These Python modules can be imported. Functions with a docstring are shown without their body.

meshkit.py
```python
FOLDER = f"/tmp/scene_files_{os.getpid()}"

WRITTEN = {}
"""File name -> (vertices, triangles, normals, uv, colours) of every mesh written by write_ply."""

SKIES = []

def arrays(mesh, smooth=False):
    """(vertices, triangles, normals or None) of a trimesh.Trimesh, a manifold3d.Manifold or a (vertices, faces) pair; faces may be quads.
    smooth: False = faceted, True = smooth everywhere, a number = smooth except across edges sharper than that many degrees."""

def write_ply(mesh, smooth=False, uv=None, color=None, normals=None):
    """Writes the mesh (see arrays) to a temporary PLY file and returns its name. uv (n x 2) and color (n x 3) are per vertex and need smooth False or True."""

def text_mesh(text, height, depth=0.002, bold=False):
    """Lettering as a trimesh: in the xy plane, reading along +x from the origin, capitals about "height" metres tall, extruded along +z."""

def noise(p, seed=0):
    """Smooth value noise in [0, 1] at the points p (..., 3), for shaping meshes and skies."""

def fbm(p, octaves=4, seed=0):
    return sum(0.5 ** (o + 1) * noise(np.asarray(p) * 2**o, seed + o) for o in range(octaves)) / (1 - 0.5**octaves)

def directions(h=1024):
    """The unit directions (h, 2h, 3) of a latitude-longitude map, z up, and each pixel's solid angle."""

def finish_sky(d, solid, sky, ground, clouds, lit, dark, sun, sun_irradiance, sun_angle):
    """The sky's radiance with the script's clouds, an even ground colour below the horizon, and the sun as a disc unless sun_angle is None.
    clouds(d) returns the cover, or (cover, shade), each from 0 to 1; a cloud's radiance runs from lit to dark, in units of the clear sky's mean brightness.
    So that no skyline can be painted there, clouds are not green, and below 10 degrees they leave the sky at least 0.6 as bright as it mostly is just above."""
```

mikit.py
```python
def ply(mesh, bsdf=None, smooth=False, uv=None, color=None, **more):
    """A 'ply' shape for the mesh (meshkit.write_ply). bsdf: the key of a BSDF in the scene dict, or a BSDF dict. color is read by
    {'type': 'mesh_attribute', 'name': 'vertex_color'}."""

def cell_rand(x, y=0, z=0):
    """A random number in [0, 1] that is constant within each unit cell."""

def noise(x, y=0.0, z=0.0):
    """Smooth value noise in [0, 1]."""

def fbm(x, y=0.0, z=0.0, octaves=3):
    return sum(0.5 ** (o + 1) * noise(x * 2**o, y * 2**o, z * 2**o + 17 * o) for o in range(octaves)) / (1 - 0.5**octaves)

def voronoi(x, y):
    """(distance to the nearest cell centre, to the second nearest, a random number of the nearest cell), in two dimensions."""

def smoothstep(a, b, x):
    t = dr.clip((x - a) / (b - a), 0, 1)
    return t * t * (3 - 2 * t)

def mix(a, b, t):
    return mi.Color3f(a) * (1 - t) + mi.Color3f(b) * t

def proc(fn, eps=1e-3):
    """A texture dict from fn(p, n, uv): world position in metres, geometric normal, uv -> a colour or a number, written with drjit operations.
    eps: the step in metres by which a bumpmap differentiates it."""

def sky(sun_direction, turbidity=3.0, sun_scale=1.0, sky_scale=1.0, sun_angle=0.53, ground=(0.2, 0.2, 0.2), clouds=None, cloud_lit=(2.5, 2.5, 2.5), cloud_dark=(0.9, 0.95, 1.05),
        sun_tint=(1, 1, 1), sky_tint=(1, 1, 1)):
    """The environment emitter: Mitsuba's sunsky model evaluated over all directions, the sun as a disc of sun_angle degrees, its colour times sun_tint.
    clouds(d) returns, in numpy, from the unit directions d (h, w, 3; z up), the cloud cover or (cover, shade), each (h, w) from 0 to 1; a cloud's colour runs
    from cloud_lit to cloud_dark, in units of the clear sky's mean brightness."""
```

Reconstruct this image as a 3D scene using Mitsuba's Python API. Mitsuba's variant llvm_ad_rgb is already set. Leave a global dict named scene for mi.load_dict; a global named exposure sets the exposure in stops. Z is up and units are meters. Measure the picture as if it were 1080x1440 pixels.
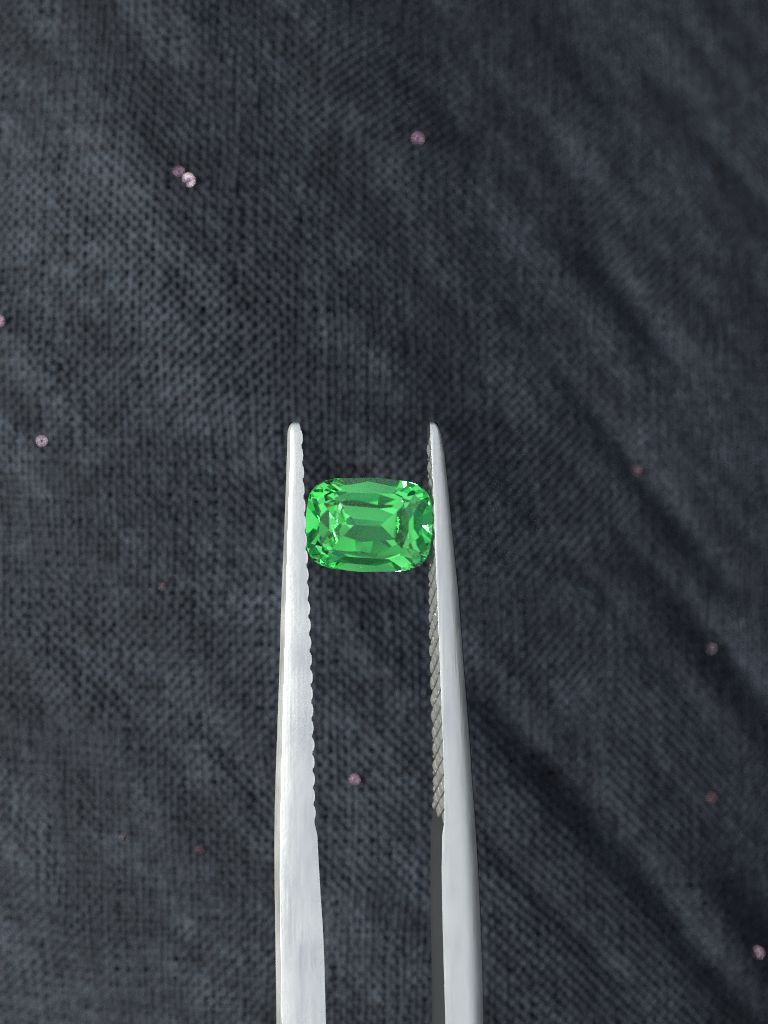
import math
import numpy as np
import trimesh
import manifold3d as m3
import drjit as dr
import mitsuba as mi
import mikit
import meshkit
from mikit import proc, noise, fbm, smoothstep, mix
from scipy.spatial import HalfspaceIntersection, ConvexHull

T = mi.ScalarTransform4f
# The photograph is a macro shot. All lengths below are in millimetres, times U (ten times real size, so that
# the renderer's ray offset stays far below the size of a thread or a gem facet).
U = 0.01
rng = np.random.default_rng(7)
scene, labels = {'type': 'scene'}, {}

# ------------------------------------------------------------------ camera, light, exposure
HFOV = 40.0
F = 23.58 / math.tan(math.radians(HFOV / 2))            # lens to gem, mm
PX = 1080 / (2 * 23.58)                                  # photo pixels per mm at the gem
scene['camera'] = {
    'type': 'thinlens', 'fov': HFOV, 'fov_axis': 'x', 'aperture_radius': 0.60 * U, 'focus_distance': (F - 0.4) * U,
    'near_clip': 0.005, 'far_clip': 100.0,
    'to_world': T().look_at(origin=[0, 0, F * U], target=[0, 0, 0], up=[0, 1, 0]),
}


def cover(d):
    n = meshkit.fbm(d * np.array([3.6, 3.6, 4.6]) + 4.0, octaves=5, seed=3)
    n2 = meshkit.fbm(d * 4.6 + 9.0, octaves=4, seed=11)
    c = np.clip((n - 0.38) / 0.16, 0, 1)
    return c, np.clip((n2 - 0.40) / 0.22, 0, 1)


SUN = (-0.76, 0.02, 0.54)
scene['sky'] = mikit.sky(SUN, turbidity=3, sun_scale=1.25, sun_angle=20, sun_tint=(0.80, 1.0, 1.30), sky_tint=(1.0, 0.94, 0.82), ground=(0.03, 0.032, 0.036), clouds=cover, cloud_lit=(2.9, 2.9, 2.9), cloud_dark=(0.25, 0.265, 0.29))
exposure = 2.65


def ray_dir(px, py):
    return np.array([(px - 540) / PX, (720 - py) / PX, -F])          # from (0,0,F); length F along -z


def at_z(px, py, z):
    d = ray_dir(px, py)
    return np.array([0, 0, F]) + d * ((F - z) / F)


def at_plane(px, py, n, c):
    o, d = np.array([0, 0, F]), ray_dir(px, py)
    return o + d * (c - n @ o) / (n @ d)


def add(key, v, f, bsdf, smooth=False, **more):
    scene[key] = mikit.ply(trimesh.Trimesh(np.asarray(v) * U, f, process=False), bsdf, smooth=smooth, **more)


# ------------------------------------------------------------------ materials
def yarn_col(p, n, uv):
    a = fbm(p.x * 40, p.y * 40, 0.0, 3)                    # cloudy fading of the dye over some millimetres
    b = noise(p.x * 190, p.y * 190, p.z * 190)            # tone of single yarn humps
    c = noise(p.x * 700, p.y * 700, p.z * 700)
    k = (0.65 + 0.7 * a) * (0.35 + 1.0 * b + 0.35 * c)
    s, q = 0.76 * p.x + 0.65 * p.y, -0.65 * p.x + 0.76 * p.y     # fuzz highlights painted into the yarn colour as pale streaks along the fold direction
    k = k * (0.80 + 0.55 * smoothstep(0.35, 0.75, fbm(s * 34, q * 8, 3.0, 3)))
    tint = mix((0.0162, 0.0194, 0.0262), (0.0170, 0.0193, 0.0264), smoothstep(0.35, 0.7, noise(p.x * 90 + 7, p.y * 90)))
    return tint * k


def steel_rough(p, n, uv):
    return 0.34 + 0.10 * noise(p.x * 900, p.y * 60, p.z * 900) + 0.14 * fbm(p.x * 90, p.y * 45, 0.0, 3)


def steel_bump(p, n, uv):
    return 0.45 * noise(p.x * 1500, p.y * 50, p.z * 1500) + 0.9 * noise(p.x * 420, p.y * 420, p.z * 420) + 0.6 * noise(p.x * 1100, p.y * 1100, p.z * 1100)


def brushed_bump(p, n, uv):
    return 0.6 * noise(p.x * 1300, p.y * 22, p.z * 1300) + 0.4 * noise(p.x * 420, p.y * 9, p.z * 420) + 0.25 * noise(p.x * 800, p.y * 800, p.z * 800)


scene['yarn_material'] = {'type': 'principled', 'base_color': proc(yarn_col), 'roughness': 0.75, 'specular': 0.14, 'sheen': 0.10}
scene['lining_material'] = {'type': 'diffuse', 'reflectance': {'type': 'rgb', 'value': [0.012, 0.013, 0.017]}}
scene['steel_material'] = {'type': 'bumpmap', 'scale': 0.00007, 'arbitrary': proc(steel_bump, eps=2e-4),
                           'bsdf': {'type': 'principled', 'base_color': {'type': 'rgb', 'value': [0.94, 0.945, 0.925]}, 'metallic': 1.0,
                                    'roughness': proc(steel_rough), 'specular': 0.5}}
scene['brushed_steel_material'] = {'type': 'bumpmap', 'scale': 0.00016, 'arbitrary': proc(brushed_bump, eps=2e-4),
                                   'bsdf': {'type': 'principled', 'base_color': {'type': 'rgb', 'value': [0.90, 0.90, 0.875]}, 'metallic': 1.0,
                                            'roughness': proc(steel_rough), 'specular': 0.5}}
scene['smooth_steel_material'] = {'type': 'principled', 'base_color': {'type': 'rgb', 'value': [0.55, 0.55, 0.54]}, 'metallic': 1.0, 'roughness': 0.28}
scene['tooth_material'] = {'type': 'principled', 'base_color': {'type': 'rgb', 'value': [0.52, 0.515, 0.50]}, 'metallic': 0.95, 'roughness': 0.43}
scene['gem_material'] = {'type': 'dielectric', 'int_ior': 1.74, 'ext_ior': 1.0, 'specular_reflectance': {'type': 'rgb', 'value': [0.64, 0.98, 0.72]},
                        'specular_transmittance': {'type': 'rgb', 'value': [0.52, 0.98, 0.62]}}
scene['speck_rim_material'] = {'type': 'principled', 'base_color': {'type': 'rgb', 'value': [0.26, 0.15, 0.195]}, 'roughness': 0.3, 'specular': 0.6}
scene['speck_bright_material'] = {'type': 'principled', 'base_color': {'type': 'rgb', 'value': [0.70, 0.53, 0.61]}, 'roughness': 0.25, 'specular': 0.8}
scene['speck_red_material'] = {'type': 'principled', 'base_color': {'type': 'rgb', 'value': [0.10, 0.040, 0.045]}, 'roughness': 0.4, 'specular': 0.5}
scene['speck_faint_material'] = {'type': 'principled', 'base_color': {'type': 'rgb', 'value': [0.13, 0.10, 0.125]}, 'roughness': 0.4, 'specular': 0.5}
scene['speck_blur_core_material'] = {'type': 'principled', 'base_color': {'type': 'rgb', 'value': [0.075, 0.04, 0.09]}, 'roughness': 0.35, 'specular': 0.6}


# ------------------------------------------------------------------ the cloth (two sets of yarns in a plain weave)
Z0 = -30.0


def cloth_z(x, y):
    """Height of the draped cloth: a swelling on the left, falling away to the right, with soft diagonal folds."""
    x, y = np.asarray(x, float), np.asarray(y, float)
    xs = x + 9 + 0.25 * y                                    # the cloth rises from the left to this line and falls away behind it
    z = Z0 + 10.5 - 0.44 * 7 * np.logaddexp(0, xs / 7) - 0.31 * 7 * np.logaddexp(0, -xs / 7) + 3.0 * np.exp(-(((x + 34) / 20) ** 2 + ((y - 4) / 26) ** 2))
    z = z - 5.0 / (1 + np.exp(-(y - 32) / 8))
    w = meshkit.fbm(np.stack([x / 22, y / 22, 0 * x + 2.0], -1), octaves=2, seed=5) - 0.5      # wandering of the folds
    s = 0.76 * x + 0.65 * y + 2.0 * w                          # across the folds, which run down to the right
    q = -0.65 * x + 0.76 * y
    for s0, wd, h, q0, ql in FOLDS:
        z = z + h * np.exp(-((s - s0) / wd) ** 2) * np.exp(-((q - q0) / ql) ** 4)
    z = z + 1.7 * (meshkit.fbm(np.stack([s / 8, q / 34, 0 * x], -1), octaves=3, seed=9) - 0.5)
    return z


def fold(px0, py0, px1, py1, wd, h):
    """A fold between two places of the photograph (positive: ridge, negative: crease)."""
    a, b = at_z(px0, py0, Z0 - 3), at_z(px1, py1, Z0 - 3)
    m = (a + b) / 2
    return (0.76 * m[0] + 0.65 * m[1], wd, h, -0.65 * m[0] + 0.76 * m[1], 0.55 * math.hypot(*(b - a)[:2]))


FOLDS = [fold(690, 930, 1020, 1420, 1.7, -0.62), fold(760, 520, 1080, 850, 1.5, -0.75), fold(690, 640, 1040, 1090, 1.3, -0.4), fold(640, 1080, 880, 1400, 1.4, -0.4), fold(880, 760, 1080, 1010, 2.0, -0.7), fold(560, 880, 760, 1180, 2.2, 0.5), fold(980, 1230, 1080, 1400, 2.0, 1.2),
         fold(0, 420, 150, 580, 2.0, 0.8), fold(0, 800, 270, 1130, 2.2, 1.0), fold(0, 1080, 140, 1300, 2.4, 0.9),
         fold(200, 60, 420, 130, 2.5, 1.0), fold(840, 340, 980, 500, 2.0, -1.0), fold(300, 980, 420, 1100, 1.6, -0.7)]
P = 0.53                                                    # yarn spacing
X0, X1, Y0, Y1 = -39.0, 53.0, -52.0, 62.0
NX, NY = int((X1 - X0) / P), int((Y1 - Y0) / P)


def yarn(i, along_y):
    n = NY if along_y else NX
    t = np.arange(-1, n + 1, 1 / 3.0)                       # position along the yarn in crossings
    c0 = (X0 if along_y else Y0) + (i + 0.5) * P
    u = (Y0 if along_y else X0) + (t + 0.5) * P
    seed = i + (5000 if along_y else 0)
    q = np.stack([t / 5.0, 0 * t + seed * 3.7, 0 * t], -1)
    c = c0 + P * 0.70 * (meshkit.noise(q, 21) - 0.5) + 0.9 * (meshkit.noise(np.stack([u / 13, 0 * t + c0 / 13, 0 * t + along_y], -1), 4) - 0.5)
    wide = P * (0.47 + 0.22 * (meshkit.noise(np.stack([t / 3.0, 0 * t + seed * 1.3, 0 * t + 5], -1), 22) - 0.5)) * (0.88 + 0.22 * ((i * 7919) % 97) / 97) * (0.84 + 0.32 * meshkit.noise(np.stack([t / 14.0, 0 * t + seed * 4.1, 0 * t + 3], -1), 29))
    x, y = (c, u) if along_y else (u, c)
    phase = np.cos(np.pi * (t - i)) * (1 if along_y else -1)
    z = cloth_z(x, y) + P * (0.24 if along_y else 0.18) * (0.22 * (1 if along_y else -1) * (0.4 + 0.6 * np.tanh((4 - x) / 14)) + phase * (0.5 + 1.0 * meshkit.noise(np.stack([t / 1.6, 0 * t + seed * 2.9, 0 * t + 8], -1), 23)))
    tan = np.stack([np.gradient(x), np.gradient(y), np.gradient(z)], -1)
    tan /= np.linalg.norm(tan, axis=1, keepdims=True)
    e = 0.3
    nz = np.stack([-(cloth_z(x + e, y) - cloth_z(x - e, y)) / (2 * e), -(cloth_z(x, y + e) - cloth_z(x, y - e)) / (2 * e), 1 + 0 * x], -1)
    side = np.cross(tan, nz)
    side /= np.linalg.norm(side, axis=1, keepdims=True)
    up = np.cross(side, tan)
    ang = np.radians([-10, 40, 90, 140, 190, 270])
    ring = np.cos(ang)[None, :, None] * side[:, None] * (wide * (1.0 + 0.05 * phase))[:, None, None] + np.sin(ang)[None, :, None] * up[:, None] * (wide * 0.62)[:, None, None]
    v = np.stack([x, y, z], -1)[:, None] + ring
    k, s = len(ang), len(t)
    a, b = np.meshgrid(np.arange(s - 1), np.arange(k), indexing='ij')
    f = np.stack([a * k + b, a * k + (b + 1) % k, (a + 1) * k + (b + 1) % k, (a + 1) * k + b], -1).reshape(-1, 4)
    f = np.vstack([f[:, [0, 2, 1]], f[:, [0, 3, 2]]])
    return v.reshape(-1, 3), f


def numbered(base, i):
    return base if i == 0 else f'{base}_{i:03d}'


for i in range(NX):
    v, f = yarn(i, True)
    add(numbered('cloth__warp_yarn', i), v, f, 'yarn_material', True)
for i in range(NY):
    v, f = yarn(i, False)
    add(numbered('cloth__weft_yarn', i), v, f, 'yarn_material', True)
def weave_bump(p, n, uv):
    a, b = p.x / (P * U), p.y / (P * U)
    return dr.sin(math.pi * a) * dr.sin(math.pi * b) * (0.6 + 0.8 * noise(a, b))


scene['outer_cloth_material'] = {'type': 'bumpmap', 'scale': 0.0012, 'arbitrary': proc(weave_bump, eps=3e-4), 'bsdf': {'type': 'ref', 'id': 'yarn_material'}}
ox, oy = np.meshgrid(np.linspace(-160, 170, 111), np.linspace(-170, 180, 117), indexing='ij')
keep = (ox > X0 + 1) & (ox < X1 - 1) & (oy > Y0 + 1) & (oy < Y1 - 1)
cxo, cyo = np.clip(ox, X0 - 4, X1 + 4), np.clip(oy, Y0 - 4, Y1 + 4)
far = np.hypot(ox - cxo, oy - cyo)
ov = np.stack([ox, oy, cloth_z(cxo, cyo) - 0.02 + 3.5 * (meshkit.fbm(np.stack([ox / 30, oy / 30, 0 * ox], -1), octaves=3, seed=15) - 0.5) * np.clip(far / 25, 0, 1)], -1).reshape(-1, 3)
ia, ib = np.meshgrid(np.arange(110), np.arange(116), indexing='ij')
q0 = ia * 117 + ib
of = np.stack([q0, q0 + 117, q0 + 118, q0 + 1], -1).reshape(-1, 4)
of = of[~keep.reshape(-1)[of].all(1)]
add('cloth__outer_cloth', ov, np.vstack([of[:, [0, 1, 2]], of[:, [0, 2, 3]]]), 'outer_cloth_material', True)
gx, gy = np.meshgrid(np.linspace(X0, X1, 90), np.linspace(Y0, Y1, 116), indexing='ij')
gv = np.stack([gx, gy, cloth_z(gx, gy) - 0.34], -1).reshape(-1, 3)
ia, ib = np.meshgrid(np.arange(89), np.arange(115), indexing='ij')
q0 = ia * 116 + ib
gf = np.stack([q0, q0 + 116, q0 + 117, q0 + 1], -1).reshape(-1, 4)
gf = np.vstack([gf[:, [0, 1, 2]], gf[:, [0, 2, 3]]])
add('cloth__lining', gv, gf, 'lining_material', True)
labels['cloth'] = {'label': 'dark navy charcoal woven cloth with soft diagonal folds, lying far below the tweezers', 'category': 'cloth', 'kind': 'structure'}

# ------------------------------------------------------------------ the tweezers
RHO = math.radians(12.0)
E = np.array([math.cos(RHO), 0, -math.sin(RHO)])        # across, towards the right of the photograph
D = np.array([-math.sin(RHO), 0, -math.cos(RHO)])       # from the upper edges of the arms downwards
N = -D
CG = at_z(519, 738, 0.0)                                   # middle of the gem's girdle
TOP = N @ CG + 0.72                                      # plane of the arms' upper faces

# rows: photo y, inner edge of the upper face, its outer ridge (photo x), outer silhouette
LEFT = np.array([[598, 426.5, 409.5, 404.5], [640, 428.0, 409.5, 403.5], [709, 430.5, 406.5, 401], [764, 433, 405, 399], [820, 435.3, 403.5, 396.7],
                 [864, 436.8, 402.5, 395], [946, 440.0, 400.5, 393], [1032, 442.2, 398, 390], [1118, 443.7, 396, 387], [1170, 446.0, 395, 386],
                 [1238, 449.5, 394.7, 386], [1327, 455.5, 395.5, 387.5], [1440, 458.3, 397, 389], [1650, 465, 400, 391], [2100, 478, 410, 399],
                 [2700, 500, 437, 426], [3300, 517, 474, 464], [3700, 524, 488, 480]], float)
RIGHT = np.array([[598, 601.5, 613, 618], [640, 604, 613.5, 626], [709, 607.3, 616.5, 633], [764, 609, 619, 638], [820, 611, 622, 644], [864, 612.8, 624, 647.5],
                  [946, 616, 629, 653], [1032, 619.3, 634, 660], [1118, 622.3, 640, 665], [1170, 622, 643.5, 669], [1238, 621.2, 647, 673],
                  [1327, 623.3, 650, 677], [1440, 626.6, 654, 680], [1650, 626, 655, 682], [2100, 617, 648, 676], [2700, 588, 625, 652],
                  [3300, 545, 583, 602], [3700, 526, 552, 568]], float)
DEPTH = np.array([[598, 0.85], [640, 1.0], [740, 1.42], [864, 2.05], [1032, 2.4], [1170, 2.75], [1440, 3.35], [2100, 4.5], [3300, 5.0], [3700, 5.0]])
END = 1168                                                # photo y where the serrated part ends
REC = 0.15                                                # the serrated face lies this far behind the tooth crests


def row(table, y):
    return [np.interp(y, table[:, 0], table[:, k]) for k in range(1, table.shape[1])]


def smooth_row(table, y):
    return np.mean([row(table, y + o) for o in (-30, -15, 0, 15, 30)], axis=0) if y > 640 else np.array(row(table, y))


def inner_edge(table, y):
    p = at_plane(smooth_row(table, y)[0], y, N, TOP)
    return p


def section(table, y, right):
    """Cross-section of one arm at photo row y: points in space, inner upper corner first."""
    xi, xr, xs = smooth_row(table, y)
    t = float(np.interp(y, DEPTH[:, 0], DEPTH[:, 1]))
    sgn = 1.0 if right else -1.0
    p0 = at_plane(xi, y, N, TOP)
    wr = abs(float((at_plane(xr, y, N, TOP) - p0) @ E))
    ws = abs(float((at_plane(xs, y, N, TOP) - p0) @ E))
    rec = REC * float(np.interp(y, [END - 12, END + 7], [1, 0]))
    drop = 0.0
    if y < 612:                                            # rounded tip
        k = math.sqrt(max(0.0, 1 - ((612 - y) / 19.0) ** 2))
        c = 0.45 * wr
        ws = c + (ws - c) * (0.62 + 0.38 * k)
        wr = min(c + (wr - c) * (0.55 + 0.45 * k), ws - 0.02)
        drop = 0.5 * (1 - k)
        rec = rec + 0.12 * (1 - k)
        t = t - 0.35 * (1 - k)
    hb = min((0.8 if right else 0.6) * t, (2.6 if right else 2.3) * (ws - wr) + 0.1)      # depth of the rounded outer shoulder
    lean = math.tan(RHO + (xs - 540) / PX / F)                 # the arms lean as seen from the lens: keep the silhouette where it is
    ws = ws + 0.75 * hb * lean if right else max(ws - 0.6 * t * lean, wr + 0.08)
    pts = [(rec + 0.004, drop), (rec + 0.3 * (wr - rec), drop - 0.025 * (wr - rec)), (rec + 0.65 * (wr - rec), drop - 0.02 * (wr - rec)), (wr, drop + 0.01)]
    for a in np.linspace(0, 90, 9)[1:]:
        a = math.radians(a)
        if right:
            pts.append((wr + (ws - wr) * math.sin(a), drop + hb * (1 - math.cos(a))))
        else:                                              # steep flat bevel along the outer edge
            pts.append((wr + (ws - wr) * (a / (math.pi / 2)) ** 0.9, drop + hb * (a / (math.pi / 2)) ** 1.1))
    pts += [(ws, 0.6 * t), (ws - 0.10, t - 0.12), (ws - 0.2, t), (rec + 0.05, t), (rec, t - 0.05), (rec, drop + 0.004)]
    return np.array([p0 + sgn * E * a + D * b for a, b in pts])


def arm(key, table, right):
    ys = np.concatenate([593 + 19 * (1 - np.cos(np.linspace(0, np.pi / 2, 10))), np.linspace(620, 1140, 53), np.linspace(1146, 1180, 12), np.linspace(1190, 1460, 28), np.linspace(1500, 3700, 45)])
    rings = np.array([section(table, y, right) for y in ys])
    s, k = rings.shape[:2]
    a, b = np.meshgrid(np.arange(s - 1), np.arange(k), indexing='ij')
    f = np.stack([a * k + b, a * k + (b + 1) % k, (a + 1) * k + (b + 1) % k, (a + 1) * k + b], -1).reshape(-1, 4)
    f = np.vstack([f[:, [0, 1, 2]], f[:, [0, 2, 3]]])
    caps = np.array([[0, j, j + 1] for j in range(1, k - 1)])
    f = np.vstack([f, caps[:, ::-1], caps + (s - 1) * k])
    m = trimesh.Trimesh(rings.reshape(-1, 3), f, process=False)
    m.fix_normals()
    j = np.array([[i % k for i in t_] if max(t_) < s * k else [0] * 3 for t_ in f])
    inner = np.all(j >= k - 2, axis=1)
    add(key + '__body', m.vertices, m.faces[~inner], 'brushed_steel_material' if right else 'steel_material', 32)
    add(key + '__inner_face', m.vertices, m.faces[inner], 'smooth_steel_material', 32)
    labels[key + '__inner_face'] = {'label': 'smooth dark inner face of the arm'}


arm('tweezers__arm', LEFT, False)
arm('tweezers__arm_001', RIGHT, True)
labels['tweezers'] = {'label': 'pale steel gem tweezers with rough toothed grips, holding the green stone between their tips', 'category': 'tweezers'}

PY, PV = 24.0, 1.45                                        # tooth pitch along the arm (photo pixels) and across the face (mm)


def teeth(base, table, right, y_first):
    sgn = 1.0 if right else -1.0
    count, r = 0, np.random.default_rng(31 + right)
    for j in range(60):
        yc = y_first + j * PY / 2
        if yc > END - 12:
            break
        t = float(np.interp(yc, DEPTH[:, 0], DEPTH[:, 1]))
        v = 0.0 if j % 2 == 0 else PV / 2
        while v - PV / 2 < t - 0.15:
            hy, hv, h = PY / PX / 2 * 0.97, PV / 2 * 0.97, (REC + 0.0) * r.uniform(0.75, 1.05) * float(np.interp(yc, [600, 900], [0.55, 0.92]))
            k1, k2 = r.uniform(0.40, 0.52), r.uniform(0.16, 0.28)
            jit = r.uniform(-0.04, 0.04, 2)
            ptsl = []
            for s_, hh in ((0.84, 0.0), (0.72 + 0.2 * (k1 - 0.46), h * 0.50), (k1 - 0.06, h * 0.86), (k2 * 0.6, h)):
                ptsl += [(jit[0] * (hh > 0) + s_ * hy, v + jit[1] * (hh > 0), hh), (jit[0] * (hh > 0) - s_ * hy, v + jit[1] * (hh > 0), hh),
                         (jit[0] * (hh > 0), v + jit[1] * (hh > 0) + s_ * hv, hh), (jit[0] * (hh > 0), v + jit[1] * (hh > 0) - s_ * hv, hh)]
            solid = m3.Manifold.hull_points(ptsl)
            box = m3.Manifold.cube((4, t - 0.06, 2)).translate((-2, 0.002, -1))
            solid = solid ^ box
            mm = solid.to_mesh()
            vl = np.asarray(mm.vert_properties)[:, :3]
            if len(vl):
                pos = []
                for yy, vv, hh in vl:
                    ypx = yc - yy * PX
                    p0 = inner_edge(table, ypx)
                    rec = REC * float(np.interp(ypx, [END - 12, END + 7], [1, 0]))
                    pos.append(p0 + sgn * E * (rec - hh) + D * vv)
                m = trimesh.Trimesh(np.array(pos), np.asarray(mm.tri_verts), process=False)
                m.fix_normals()
                add(numbered(base, count), m.vertices, m.faces, 'tooth_material' if right else 'steel_material', False)
                count += 1
            v += PV


teeth('tweezers__arm__tooth', LEFT, False, 615)
teeth('tweezers__arm_001__tooth', RIGHT, True, 621)


# ------------------------------------------------------------------ the gem: a cushion cut, as an intersection of facet planes
GA, GB, GP = 3.86, 2.84, 3.8
HG = 0.10                                                 # half height of the girdle


def support(phi):
    q = GP / (GP - 1)
    return (abs(GA * math.cos(phi)) ** q + abs(GB * math.sin(phi)) ** q) ** (1 / q)


planes = []                                               # (normal, offset, group)


def facet(phi_deg, incl_deg, group, inset=0.0, rise=0.0):
    """A facet whose normal leans incl_deg from the axis towards phi_deg, through the point that lies inset inside the rim and rise beyond it."""
    ph, th = math.radians(phi_deg), math.radians(incl_deg)
    up = 1 if group == 'crown' else -1
    n = np.array([math.cos(ph) * math.sin(th), math.sin(ph) * math.sin(th), up * math.cos(th)])
    planes.append((n, (support(ph) - inset) * math.sin(th) + (HG + rise) * math.cos(th), group))


def chain(*steps):
    """Facet rows from the rim inwards: steps of (inclination, height of the row); returns (inclination, inset, rise) of each."""
    out, d, z = [], 0.0, 0.0
    for inc, dz in steps:
        out.append((inc, d, z))
        d, z = d + dz / math.tan(math.radians(inc)), z + dz
    return out


for k in range(48):
    ph = 2 * math.pi * (k + 0.37) / 48
    planes.append((np.array([math.cos(ph), math.sin(ph), 0]), support(ph), 'girdle'))
planes.append((np.array([0.0, 0, 1]), HG + 0.80, 'table'))
r = np.random.default_rng(23)
# crown: a main facet at each side and corner, steeper ones between them at the rim, small star facets next to the table
for ph, inc in ((0, 28), (90, 42), (180, 44), (270, 42), (35, 34), (145, 38), (215, 39), (325, 34)):
    facet(ph + r.uniform(-2, 2), inc, 'crown')
for ph, inc in ((16, 33), (-16, 33), (66, 45), (114, 45), (162, 49), (198, 49), (246, 45), (294, 45)):
    facet(ph + r.uniform(-2, 2), inc, 'crown')
for ph, inc, d in ((18, 20, .95), (-18, 20, .95), (66, 30, .66), (114, 30, .66), (162, 33, .55), (198, 33, .55), (246, 30, .66), (294, 30, .66)):
    facet(ph, inc, 'crown', d, 0.52)
# pavilion: long steps along both long sides, brilliant facets at the ends
for side in (90, 270):
    for k, (inc, d, z) in enumerate(chain((60, .6), (48, .95), (39.5, 1))):
        for dphi in ((-10, 11), (-4, 6), (-2.5,))[k]:
            facet(side + dphi + r.uniform(-1.5, 1.5), inc + r.uniform(-.8, .8), 'pavilion', d, z)
for side in (0, 180):
    for k, (inc, d, z) in enumerate(chain((60, .45), (51, .5), (43.5, .6), (37.5, 1)) if side == 0 else chain((58, .6), (43, .8), (35, 1))):
        for dphi in (((-44, -15, 15, 44), (-30, 0, 30), (-42, -14, 14, 42), (-24, 0, 24)) if side == 0 else ((-46, -17, 17, 46), (-32, 0, 32), (-16, 16)))[k]:
            facet(side + dphi + r.uniform(-1.5, 1.5), inc + r.uniform(-.8, .8), 'pavilion', d, z)

A = np.array([np.r_[n, -c] for n, c, _ in planes])
pts = HalfspaceIntersection(A, np.zeros(3)).intersections
pts = np.unique(np.round(pts, 6), axis=0)
# gem axes in space: turned a little in the picture, leaning a little to the right
tilt, turn, nod = math.radians(4.0), math.radians(-2.2), math.radians(2.0)
Ry = np.array([[math.cos(tilt), 0, math.sin(tilt)], [0, 1, 0], [-math.sin(tilt), 0, math.cos(tilt)]])
Rz = np.array([[math.cos(turn), -math.sin(turn), 0], [math.sin(turn), math.cos(turn), 0], [0, 0, 1]])
Rx = np.array([[1, 0, 0], [0, math.cos(nod), -math.sin(nod)], [0, math.sin(nod), math.cos(nod)]])
R = Rx @ Ry @ Rz
count = {}
for n, c, group in planes:
    on = pts[np.abs(pts @ n - c) < 2e-5]
    if len(on) < 3:
        continue
    m = on.mean(0)
    ax = np.cross(n, [0.31, 0.2, 0.93] if abs(n[2]) < 0.95 else [1.0, 0.1, 0])
    ax /= np.linalg.norm(ax)
    ay = np.cross(n, ax)
    on = on[np.argsort(np.arctan2((on - m) @ ay, (on - m) @ ax))]
    area = 0.5 * np.linalg.norm(sum(np.cross(on[i] - m, on[(i + 1) % len(on)] - m) for i in range(len(on))))
    if area < 1e-7:
        continue
    f = np.array([[0, i, i + 1] for i in range(1, len(on) - 1)])
    count.setdefault(group, []).append((on @ R.T + CG, f))
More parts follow.
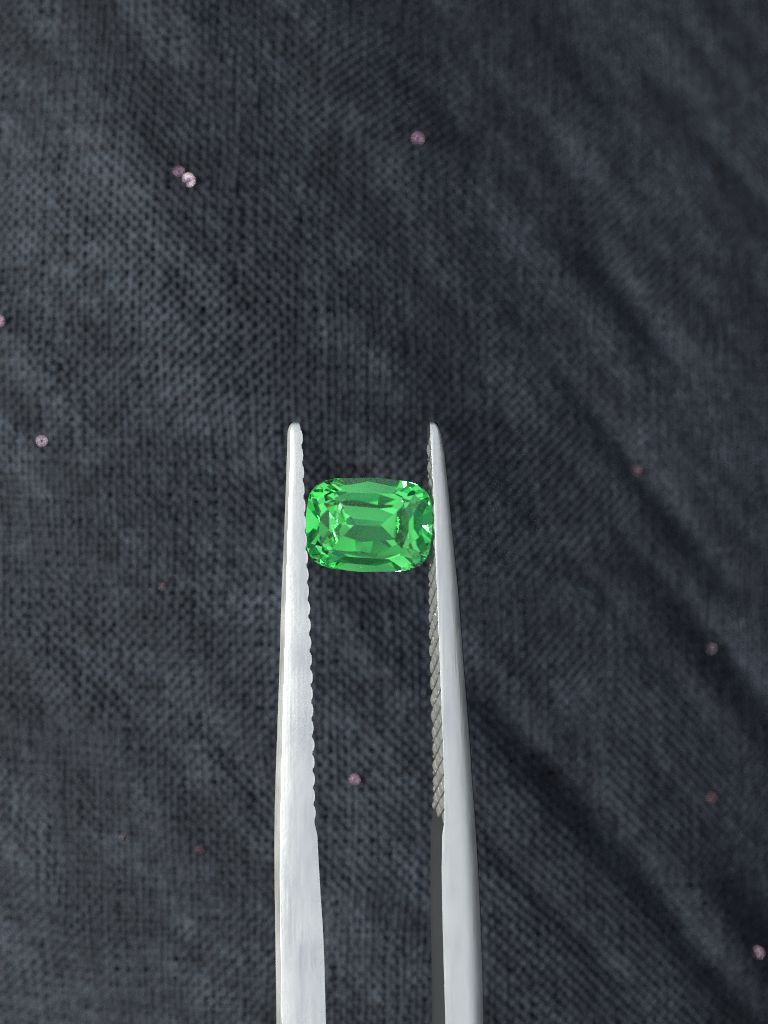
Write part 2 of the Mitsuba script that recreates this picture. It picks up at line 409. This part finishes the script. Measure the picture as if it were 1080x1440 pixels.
for group, found in count.items():
    def put(key, v, f):
        add(key, v, f, 'gem_material', False)
    if group == 'crown':
        for i, (v, f) in enumerate(found):
            put(numbered('gemstone__crown_facet', i), v, f)
    else:
        at, vs, fs = 0, [], []
        for v, f in found:
            vs.append(v); fs.append(f + at); at += len(v)
        put('gemstone__' + group, np.vstack(vs), np.vstack(fs))
labels['gemstone'] = {'label': 'bright green cushion cut gemstone gripped between the tweezer tips', 'category': 'gemstone'}

# ------------------------------------------------------------------ tiny pink specks on the cloth; lens blur of their glints built as rings
SPECKS = [
    (588, 195, 0.56, 'rim', 'pinkish speck of glitter with modelled lens blur ring above the tweezers, right of the top centre'),
    (252, 241, 0.46, 'rim', 'dimmer pink speck of glitter touching the brightest pink speck on its upper left'),
    (266, 253, 0.56, 'bright', 'brightest pinkish white speck of glitter on the cloth, upper left of the gemstone'),
    (1, 451, 0.45, 'rim', 'pink speck of glitter cut by the left edge of the photo'),
    (59, 620, 0.42, 'bright', 'whitish pink speck of glitter with modelled lens blur ring on the bright swell of cloth at the left'),
    (228, 824, 0.26, 'red', 'tiny dull red speck of glitter on the cloth left of the left tweezer arm'),
    (895, 662, 0.48, 'red', 'dull red speck of glitter on the dark cloth right of the gemstone'),
    (499, 1096, 0.44, 'rim', 'pink speck of glitter on the cloth between the two tweezer arms'),
    (176, 1178, 0.48, 'faint', 'faint speck of glitter with modelled lens blur ring low at the left, the left one of two'),
    (281, 1195, 0.38, 'red', 'dull reddish speck of glitter low on the cloth, nearest to the left tweezer arm'),
    (1000, 912, 0.50, 'faint', 'faint grey speck of glitter with modelled lens blur ring at the right, below a dull red one'),
    (1001, 1121, 0.46, 'red', 'dull red speck of glitter at the lower right, beside a dark fold'),
    (1066, 1339, 0.56, 'rim', 'pink speck of glitter with modelled lens blur ring in the lower right corner of the cloth'),
]
blur_ring_m = trimesh.creation.torus(1.0, 0.17, major_sections=28, minor_sections=10)  # lens-blur ring of a glint, modelled as a torus
blur_core_m = trimesh.creation.icosphere(2, 1.0)
blur_core_m.apply_scale([0.72, 0.72, 0.10])  # centre of that blur circle, modelled as a flat disc
for i, (px, py, rad, kind, text) in enumerate(SPECKS):
    p = at_z(px, py, Z0)
    for _ in range(8):
        p = at_z(px, py, float(cloth_z(p[0], p[1])) + 0.45)
    key = numbered('glitter_speck', i)
    ry, rx = rng.uniform(-0.6, 0.6, 2)
    M = trimesh.transformations.euler_matrix(rx, ry, 0)[:3, :3]
    rr = rad * 0.72
    add(key + '__rim', blur_ring_m.vertices * rr @ M.T + p, blur_ring_m.faces, f'speck_{kind}_material', True)
    add(key + '__blur_core', blur_core_m.vertices * rr @ M.T + p, blur_core_m.faces, 'speck_blur_core_material' if kind in ('rim', 'bright') else 'yarn_material', True)
    labels[key] = {'label': text, 'category': 'glitter', 'group': 'pink glitter specks on the cloth'}
